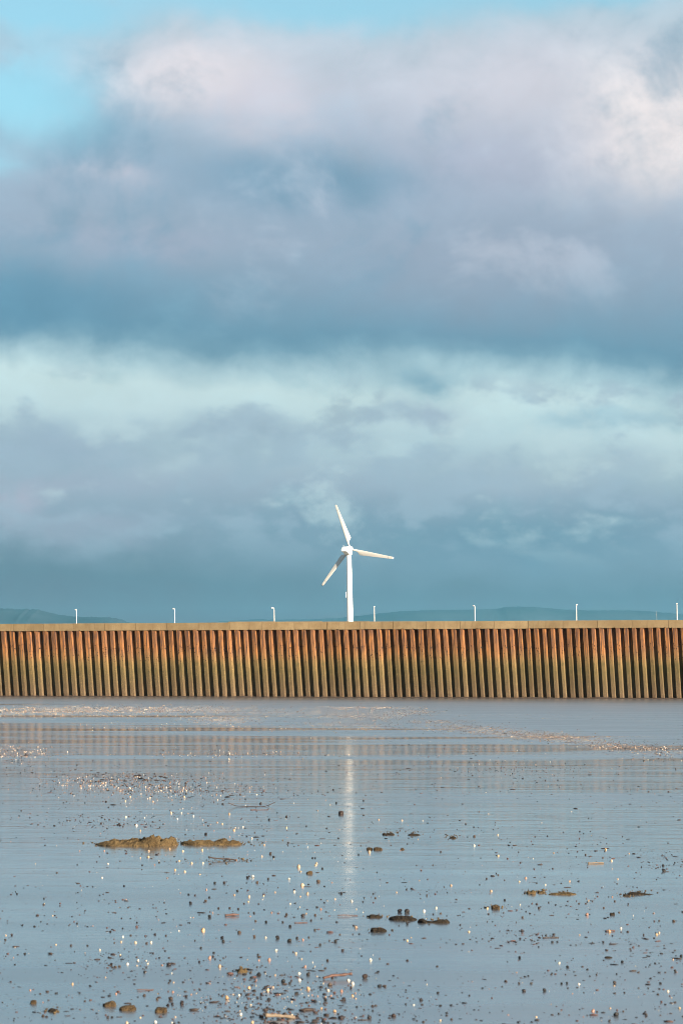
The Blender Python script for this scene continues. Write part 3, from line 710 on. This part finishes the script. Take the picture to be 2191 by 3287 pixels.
    ridge('sea_shell', pr([(996, 690), (1008, 668), (1030, 658), (1048, 662), (1056, 688)], 694), 2806, .12, M['stone'], 'pale tan whelk-like shell lump in the middle of the mud', 'shell', 26., .25, 16)
    O = (1600, 2700); f = 2.653
    ridge('mussel_shell', pr([(898, 990), (910, 976), (940, 974), (962, 984), (970, 992)], 994), 3075, .07, M['darkclod'], 'long black mussel shell lying flat at lower right', 'shell', 27., .08, 20)
build_heaps()

def build_sticks():
    def stick(org, f, pts, thick, mat, label, lift=None, name='driftwood_stick'):
        thick *= 0.68
        P = z2(org, f, *pts); W = []
        base = max(p[1] for p in P); _, Yb = gp(CX, base); k = Yb / FPX
        for i, (px, py) in enumerate(P):
            W.append(((px - CX) * k, Yb + 0.03 * i, (base - py) * k * 0.9 + thick * .35))
        Q = []                                                       # finer, slightly crooked
        for i in range(len(W) - 1):
            for q in range(5):
                t = q / 5; a, b = Vector(W[i]), Vector(W[i + 1]); p = a.lerp(b, t)
                Q.append(p + Vector((0, 0.012 * mn.noise(p * 9), 0.25 * thick * mn.noise(p * 14))))
        Q.append(Vector(W[-1])); c = Q[0].copy(); c.z = 0; n = len(Q)
        V, F = tube([q - c for q in Q], [thick * .5 * (0.75 + .35 * mn.noise(q * 20) + .25 * (1 - i / n)) for i, q in enumerate(Q)], 7)
        o = link(name, mesh(name, V, F, mat, True), None, (c.x, c.y, gz(c.x, c.y)))
        props(o, label, 'stick'); LAND.append((label, sum(p[0] for p in P) / len(P), base))
    A, B, C, E = (600, 2540), (1600, 2700), (600, 2980), (0, 2980)
    stick(A, 2.613, [(345, 95), (410, 125), (520, 132), (650, 133), (700, 112), (745, 90)], .030, M['twig'], 'long thin dark twig curving up at both ends', name='twig')
    stick(A, 2.613, [(530, 156), (610, 158), (680, 157)], .022, M['redtwig'], 'short straight twig just below the long curved one', name='twig')
    stick(A, 2.613, [(178, 555), (250, 570), (330, 572), (412, 585)], .045, M['twig'], 'dark crooked stick below the lower mud ridge')
    stick(A, 2.613, [(320, 1050), (380, 1046), (435, 1047)], .050, M['redtwig'], 'short reddish stick left of centre in the foreground')
    stick(A, 2.613, [(900, 1106), (960, 1108), (1008, 1107)], .018, M['redtwig'], 'thin reddish twig left of the turbine reflection', name='twig')
    stick(A, 2.613, [(1260, 1040), (1340, 1042), (1430, 1048)], .020, M['redtwig'], 'thin brown twig crossing the turbine reflection', name='twig')
    stick(B, 2.653, [(755, 194), (820, 194), (895, 197)], .045, M['paletwig'], 'pale bleached stick lying alone at right')
    stick(B, 2.653, [(372, 826), (440, 826), (512, 828)], .025, M['twig'], 'short dark stick at lower right with a pale shell at its end')
    stick(B, 2.653, [(905, 770), (940, 767), (990, 772)], .03, M['redtwig'], 'small reddish stick end at right, beside a long pale shell')
    stick(C, 2.613, [(1140, 425), (1210, 400), (1300, 398), (1385, 390)], .055, M['redtwig'], 'thick reddish-brown stick near the bottom, right of centre')
    stick(C, 2.613, [(655, 740), (720, 746), (820, 756), (905, 766)], .058, M['paletwig'], 'thick pale driftwood piece at the bottom edge')
    stick(C, 2.613, [(940, 687), (1000, 676), (1080, 686)], .020, M['twig'], 'thin wavy dark twig above the pale driftwood', name='twig')
    stick(E, 2.613, [(1150, 515), (1215, 518), (1285, 520)], .020, M['redtwig'], 'thin reddish twig above the bottom left stones', name='twig')
    stick(C, 2.613, [(1430, 770), (1520, 772)], .018, M['twig'], 'thin dark twig in the bottom edge right of centre', name='twig')
build_sticks()

SH = [((600, 2540), 2.613, [(355,185,26),(835,302,18),(395,322,26),(937,630,36),(1086,604,24),(553,712,32),(855,730,26),(968,780,40),(738,843,20),(398,866,24),(522,880,22),(865,940,18),(950,880,16),(1380,915,22),(1122,985,22),(710,1015,20),(132,1158,40),(1418,1137,34),(40,600,24),(135,600,20),(165,822,20),(900,836,24),(1010,855,28),(1240,900,20),(628,545,18),(648,448,22),(544,392,18),(470,295,14),(1000,1022,20),(255,256,14),(297,268,16),(1420,985,16),(642,875,16),(515,922,18)]),
      ((250, 2540), 2.613, [(440,42,18),(630,82,22),(400,80,14),(893,45,16),(790,70,16),(783,176,20),(870,178,14),(970,202,18),(492,280,22),(525,328,16),(403,210,20),(835,226,16),(595,500,24),(880,500,24),(770,483,20),(1043,493,20),(593,548,22),(525,558,14),(850,582,18),(645,615,16),(817,658,20),(897,670,24),(1025,697,16),(205,724,18),(223,500,18)]),
      ((1100, 2620), 2.613, [(222,297,32),(1240,620,30),(780,765,24),(680,787,30),(1530,515,24),(1477,545,18),(1483,737,16),(495,30,20),(300,25,18),(450,635,18),(1100,243,20),(1300,330,24),(1297,152,14),(1208,768,20),(1055,965,24),(540,1040,20),(640,537,14),(75,708,22),(905,575,24)]),
      ((600, 2980), 2.613, [(190,240,32),(275,310,36),(690,255,36),(748,178,30),(660,72,26),(972,92,24),(912,204,26),(990,312,28),(1538,258,32),(520,490,32),(677,510,32),(1018,497,38),(1293,518,32),(940,368,30),(943,425,32),(335,575,40),(1352,425,34),(1390,455,30),(1238,690,36),(1127,668,24),(450,715,30),(548,785,30),(1207,557,22),(1388,560,22),(135,10,36),(738,385,22),(602,262,20),(720,485,26),(1185,512,26),(437,553,26)]),
      ((0, 2980), 2.613, [(1138,112,28),(1268,113,22),(1017,108,20),(1032,65,18),(1070,292,28),(1240,290,22),(1160,263,20),(1450,525,26),(975,540,24),(255,510,24),(610,460,24),(1065,790,30),(1305,780,30),(840,178,22),(1010,220,18),(885,405,16)]),
      ((1600, 2700), 2.653, [(908,68,22),(958,165,24),(466,100,16),(1107,103,14),(229,310,24),(175,341,18),(963,468,20),(748,618,36),(180,537,16),(1038,740,20),(1342,792,30),(1362,780,22),(940,767,30),(512,1030,26),(680,1208,24),(1437,1270,26),(797,1440,34),(1537,1417,26),(600,338,16),(395,367,16),(687,798,16),(1480,1005,18),(945,1415,24),(1010,318,16)])]
PB = [((600, 2540), 2.613, [(620,100,20),(300,104,16),(835,207,16),(688,234,18),(158,355,24),(700,522,22),(727,548,18),(510,720,24),(1100,752,26),(680,733,18),(590,760,22),(315,764,20),(232,766,20),(422,832,18),(155,916,20),(30,935,24),(265,978,18),(430,985,16),(968,1037,34),(835,1030,20),(800,1095,20),(662,1095,22),(867,1132,20),(190,1050,24),(440,1178,30),(15,862,18),(68,870,16),(1290,853,20),(1075,1035,20),(1040,1082,18),(1073,1163,18),(1250,97,16),(1075,560,14),(575,1087,16),(1480,78,14),(1285,177,40)]),
      ((600, 2980), 2.613, [(295,72,26),(303,105,26),(755,73,34),(860,102,30),(925,80,22),(1245,107,26),(1118,136,20),(1305,182,22),(1180,262,22),(1488,398,42),(1310,588,36),(1295,740,44),(825,718,26),(1160,593,26),(1200,465,34),(860,452,24),(805,435,34),(605,380,34),(1015,380,28),(920,537,30),(1530,748,30),(105,275,18),(120,160,20),(657,487,28),(565,65,20),(565,515,22)]),
      ((0, 2980), 2.613, [(1420,293,38),(103,50,18),(597,140,18),(970,318,22),(937,298,24),(1005,313,22),(1230,120,20),(1410,638,24),(1530,622,34),(1320,588,20),(366,728,24),(907,744,22),(1435,585,32),(735,140,16),(1450,630,22),(1427,430,22)]),
      ((1600, 2700), 2.653, [(1402,246,30),(1398,206,18),(343,564,22),(1485,677,24),(197,762,18),(470,793,20),(455,858,20),(890,860,18),(175,987,22),(1548,975,22),(1050,1022,24),(580,1065,22),(1500,1102,24),(1000,1474,36),(738,116,14),(893,563,16),(1097,770,18),(1230,799,16),(755,1085,18),(985,1200,30),(533,1205,20),(580,1203,20),(272,1203,20),(170,1203,18),(388,1262,28),(212,1265,28),(940,1528,24),(50,497,16)]),
      ((1100, 2620), 2.613, [(1100,165,18),(818,299,14),(1148,570,12),(703,661,14),(1353,698,16),(1500,960,20),(538,795,34),(470,790,36),(755,818,14),(540,902,20),(1283,480,12),(1205,522,14),(535,608,14)])]

def cockle(i):                                       # ribbed, domed valve with a beak, unit width
    rr = random.Random(40 + i); V = []; F = []; nr, na = 4, 14
    for r in range(nr + 1):
        q = r / nr
        for a in range(na):
            t = 2 * math.pi * a / na
            rad = q * (0.5 * (1 + 0.10 * math.sin(t) + 0.03 * (a % 2)))
            V.append((rad * math.cos(t), rad * math.sin(t) * .9 - 0.08 * (1 - q), (0.62 + .06 * rr.random()) * (1 - q * q) ** 0.6 - 0.06))
    for r in range(nr):
        for a in range(na):
            b = (a + 1) % na; A = r * na
            if r == 0: F.append((a + na, b + na, a)) if False else F.append((a, a + na, b + na, b))
            else: F.append((A + a, A + na + a, A + na + b, A + b))
    return mesh('cockle_shell', V, F, M['shell'], True)
def lump(i, name, mat, flat=0.7, sub=2):
    bm = bmesh.new(); bmesh.ops.create_icosphere(bm, subdivisions=sub, radius=0.5); rr = random.Random(70 + i)
    sd = rr.uniform(0, 90)
    for v in bm.verts:
        k = 1 + 0.42 * mn.noise(v.co * 2.2 + Vector((sd, 0, 0))); v.co = Vector((v.co.x * k * rr.uniform(.97, 1.03), v.co.y * k * .85, v.co.z * k * flat + 0.5 * flat * .75))
    return bm_mesh(name, bm, mat, False)

def build_loose():
    shells = [cockle(i) for i in range(4)]; pebs = [lump(i, 'dark_pebble', M['pebble'], 0.75, 2) for i in range(6)]
    r = random.Random(21)
    def place(name, me, px, py, wpx, label, cat, group, h=1.0):
        x, y = gp(px, py + wpx * .3); s = wpx * y / FPX
        o = link(name, me, None, (x, y, gz(x, y) - 0.02 * s), (r.uniform(-.35, .35), r.uniform(-.35, .35), r.uniform(0, 6.28)), (s, s, s * h))
        DONE.append((o, px, py)); return props(o, label, cat, group)
    DONE = []
    uniq_s = {(968, 780): 'large bright cream shell above the pink stone chips, centre foreground', (937, 630): 'tall cream shell with a dark pebble behind it, centre',
              (132, 1158): 'big orange-cream shell at lower left of centre', (748, 618): 'largest white shell at right, left of the notched dark stone',
              (222, 297): 'bright shell lying before the pale angular block', (797, 1440): 'pale brown shell near the bottom right corner',
              (355, 185): 'orange shell below the left end of the curved twig'}
    uniq_p = {(1420, 293): 'black ball-like pebble in the lower left', (1488, 398): 'big black pebble right of the thick brown stick',
              (1295, 740): 'large black pebble on the bottom edge right of centre', (968, 1037): 'biggest dark pebble of the centre foreground'}
    ns = npb = 0
    for org, f, L in SH:
        for a, b, wd in L:
            place('cockle_shell', r.choice(shells), org[0] + a / f, org[1] + b / f, wd / f * 0.92, uniq_s.get((a, b), 'small pale cockle shell among many strewn over the wet mud'), 'shell', 'pale shells strewn on the mud', r.uniform(.85, 1.35)); ns += 1
    for org, f, L in PB:
        for a, b, wd in L:
            place('dark_pebble', r.choice(pebs), org[0] + a / f, org[1] + b / f, wd / f * 1.2, uniq_p.get((a, b), 'small dark pebble among many strewn over the wet mud'), 'pebble', 'dark pebbles strewn on the mud', r.uniform(.85, 1.25)); npb += 1
    for _ in range(190 - ns):
        y = 2480 + 800 * r.random() ** 1.1; x = r.uniform(-60, 2250) if r.random() < .55 else r.gauss(720, 380)
        place('cockle_shell', r.choice(shells), x, y, (y - 2147) / 1000 * r.uniform(2.5, 5.5) + 1.4, 'small pale cockle shell among many strewn over the wet mud', 'shell', 'pale shells strewn on the mud', r.uniform(.8, 1.2))
    for _ in range(300 - npb):
        y = 2520 + 760 * r.random() ** .9; x = r.uniform(-60, 2250)
        place('dark_pebble', r.choice(pebs), x, y, (y - 2147) / 1000 * r.uniform(4.5, 9) + 1.5, 'small dark pebble among many strewn over the wet mud', 'pebble', 'dark pebbles strewn on the mud', r.uniform(.5, 1.0))

    # a shell or pebble close to a larger thing is told apart by it
    for cat, word in (('shell', 'pale shell'), ('pebble', 'dark pebble')):
        taken = set()
        for rank in ('nearest', 'second nearest', 'third nearest'):
            for lab, lx, ly in LAND:
                near = sorted((q for q in DONE if q[0]['category'] == cat), key=lambda q: math.hypot(q[1] - lx, q[2] - ly))
                o, qx, qy = near[('nearest', 'second nearest', 'third nearest').index(rank)]
                if o.name in taken or 'among many' not in o['label'] or math.hypot(qx - lx, qy - ly) > 190 or not (0 < qx < 2191 and qy < 3280): continue
                text = '%s %s to the %s' % (word, rank, lab.split(',')[0])
                if len(text.split()) > 16: continue
                o['label'] = text; taken.add(o.name)
    # the countless small rest, as joined loose pieces
    def base_shape(kind):
        bm = bmesh.new()
        bmesh.ops.create_icosphere(bm, subdivisions=1, radius=0.5)
        v = np.array([tuple(q.co) for q in bm.verts]); bm.verts.index_update(); fc = np.array([[q.index for q in p.verts] for p in bm.faces]); bm.free()
        return v, fc
    bv, bf = base_shape(0)
    def scatter(name, pts, mat, label, cat):
        """pts rows: px, py, width px, aspect (length/width), height ratio"""
        pts = np.asarray(pts); n = len(pts)
        Yd = CAMH * FPX / (pts[:, 1] - HZ); X = (pts[:, 0] - CX) / FPX * Yd; S = pts[:, 2] * Yd / FPX
        ang = rng.uniform(0, np.pi * 2, n); asp = pts[:, 3]
        ang = np.where(asp > 1.5, rng.normal(0, .5, n), ang)
        vv = bv[None] * (1 + rng.uniform(-.32, .32, (n, len(bv), 1)))
        vx = vv[..., 0] * (S * asp)[:, None]; vy = vv[..., 1] * S[:, None]; vz = (vv[..., 2] + 0.33) * (S * pts[:, 4])[:, None]
        c, s = np.cos(ang)[:, None], np.sin(ang)[:, None]
        gzv = np.array([gz(a, b) for a, b in zip(X, Yd)])
        W = np.stack([vx * c - vy * s + X[:, None], vx * s + vy * c + Yd[:, None], vz + gzv[:, None]], -1).reshape(-1, 3)
        Fc = (bf[None] + (np.arange(n) * len(bv))[:, None, None]).reshape(-1, 3)
        me = bpy.data.meshes.new(name); me.vertices.add(len(W)); me.vertices.foreach_set('co', W.ravel())
        me.loops.add(Fc.size); me.loops.foreach_set('vertex_index', Fc.ravel().astype(np.int32))
        me.polygons.add(len(Fc)); me.polygons.foreach_set('loop_start', np.arange(0, Fc.size, 3, dtype=np.int32))
        me.update(calc_edges=True); me.validate(); me.materials.append(mat)
        o = link(name, me); props(o, label, cat, kind='stuff')
    def G(n, cx, cy, sx, sy, tilt=0.0):
        a = rng.normal(0, 1, n); x = cx + a * sx; y = cy + rng.normal(0, 1, n) * sy + a * sx * tilt; return np.stack([x, y], 1)
    def U(n, x0, x1, y0, y1, p=1.0): return np.stack([rng.uniform(x0, x1, n), y0 + (y1 - y0) * rng.uniform(0, 1, n) ** p], 1)
    def fin(xy, lo, hi, asp, hr):
        xy = xy[(xy[:, 1] > 2252) & (xy[:, 1] < 4700)]; n = len(xy)
        sz = (1.2 + (xy[:, 1] - HZ) / 1000 * 4.2) * (lo + (hi - lo) * rng.uniform(0, 1, n) ** 3.2) * rng.uniform(.8, 1.2, n)
        return np.column_stack([xy, sz, asp(n), rng.uniform(*hr, n)])
    one = lambda n: rng.uniform(.9, 1.5, n)
    longy = lambda n: np.where(rng.uniform(0, 1, n) < .14, rng.uniform(2, 5, n), rng.uniform(.8, 1.7, n))
    def patchy(xy, f=0.004, t0=-0.12):                   # thin out where the tide left nothing
        k = np.array([mn.noise(Vector((x * f, y * f * 4, 7.7))) for x, y in xy]); return xy[rng.uniform(-.35, .35, len(xy)) + t0 < k]
    crumbs = []
    for lab, lx, ly in LAND:
        if 'mound' in lab or 'ridge' in lab or 'clod' in lab or 'smear' in lab:
            big = 130 if 'large' in lab else 95 if 'ridge' in lab else 24
            crumbs.append(G(int(big * 1.5), lx, ly, big * .75, 4.5 if big > 30 else 5))
    scatter('mud_crumbs', fin(np.vstack(crumbs), .5, 1.9, one, (.4, .8)), M['crumb'], 'small crumbs of mud fallen round the mounds and clods', 'mud crumbs')
    def sides(n): return np.vstack([U(n, -1900, -150, 2400, 3400), U(n, 2340, 4100, 2400, 3400), U(n, -1900, 4100, 3330, 4600)])
    dark = np.vstack([sides(2200), patchy(U(6500, -150, 2340, 2380, 3330, .85)), U(900, -150, 2340, 2380, 2600), G(420, 520, 2520, 130, 22, .02), G(260, 380, 2500, 90, 8), G(260, 780, 2545, 160, 18), G(200, 60, 2450, 70, 25),
                      G(420, 860, 3190, 170, 60, .02), G(200, 900, 3270, 150, 18), G(220, 1500, 2480, 260, 18, .01), G(260, 2090, 2410, 120, 16, .06), G(200, 1650, 2470, 200, 10),
                      G(90, 1720, 3010, 120, 14), G(120, 2060, 3040, 100, 30), G(110, 380, 3080, 90, 22), G(160, 330, 2640, 130, 18), G(120, 2120, 2760, 60, 25), G(160, 680, 2650, 200, 30)])
    scatter('weed_scraps', fin(dark, .34, 1.7, longy, (.25, .8)), M['bits'], 'countless tiny dark scraps of weed and grit on the mud', 'debris')
    pale = np.vstack([sides(240), U(300, -150, 2340, 2400, 3330, 1.1), G(80, 560, 2540, 170, 45), G(40, 60, 2420, 80, 25), G(120, 860, 3190, 170, 60), G(160, 1500, 2420, 330, 40, .08), G(150, 760, 2680, 260, 70)])
    scatter('shell_fragments', fin(pale, .4, 1.3, one, (.4, .8)), M['pale'], 'countless tiny pale shell fragments on the mud', 'debris')
    sh = np.vstack([G(1900, 130, 2279, 190, 7), G(1300, 450, 2277, 190, 7), G(700, 200, 2292, 190, 7), G(900, 780, 2284, 220, 10), G(450, 700, 2312, 70, 7), G(450, 1150, 2290, 100, 9, .02), G(300, 1180, 2272, 80, 2.5),
                    G(350, 900, 2315, 330, 22)])
    scatter('shingle', fin(sh, .85, 1.9, one, (.5, .95)), M['shingle'], 'bands of pale shingle and shell glinting on the far mud at left', 'shingle')
    sd = np.vstack([G(260, 40, 2410, 60, 13), G(220, 60, 2425, 75, 10), G(260, 760, 2423, 170, 8), G(700, 1160, 2303, 95, 7, .02), G(600, 1130, 2328, 100, 8, .02), G(400, 1320, 2288, 55, 6), G(320, 1390, 2318, 65, 4), G(380, 1500, 2334, 70, 5, .03), G(1300, 1760, 2366, 95, 9, .06),
                    G(800, 1985, 2395, 95, 9, .09), G(650, 1570, 2351, 130, 6, .05), G(400, 2120, 2415, 70, 14, .05), G(420, 330, 2516, 120, 16, .02), G(420, 520, 2528, 140, 20, .02)])
    scatter('shingle', fin(sd, .85, 1.8, one, (.5, .95)), M['darkshingle'], 'brown drifts of shingle curving across the far mud at right', 'shingle')
    dk = np.vstack([G(130, 520, 2520, 150, 24, .02), G(90, 400, 2496, 100, 8), G(60, 60, 2450, 70, 25), G(190, 880, 3195, 180, 55, .02), G(90, 900, 3268, 160, 16), G(60, 300, 2640, 110, 12), G(70, 2090, 2410, 120, 16, .06)])
    scatter('weed_clumps', fin(dk, .6, 2.1, longy, (.3, .9)), M['bits'], 'drifts of dark weed and grit gathered in patches on the mud', 'debris')
build_loose()

# ------------------------------------------------------------------ the air
def build_haze():
    bm = box(-11500, 11500, -420, 28600, -1.8, HAZE_TOP)
    m = bpy.data.materials.new('haze_air'); m.use_nodes = True; t = NT(m.node_tree); t.n.clear()
    v = t.node('ShaderNodeVolumePrincipled'); v.inputs['Density'].default_value = HAZE
    v.inputs['Color'].default_value = (0.18, 0.62, 0.92, 1); v.inputs['Anisotropy'].default_value = 0.0
    out = t.node('ShaderNodeOutputMaterial'); t.l.new(v.outputs[0], out.inputs['Volume'])
    o = link('haze', bm_mesh('haze', bm, m)); props(o, 'thin blue haze lying over mud, wall and hills', 'haze', kind='stuff')
build_haze()
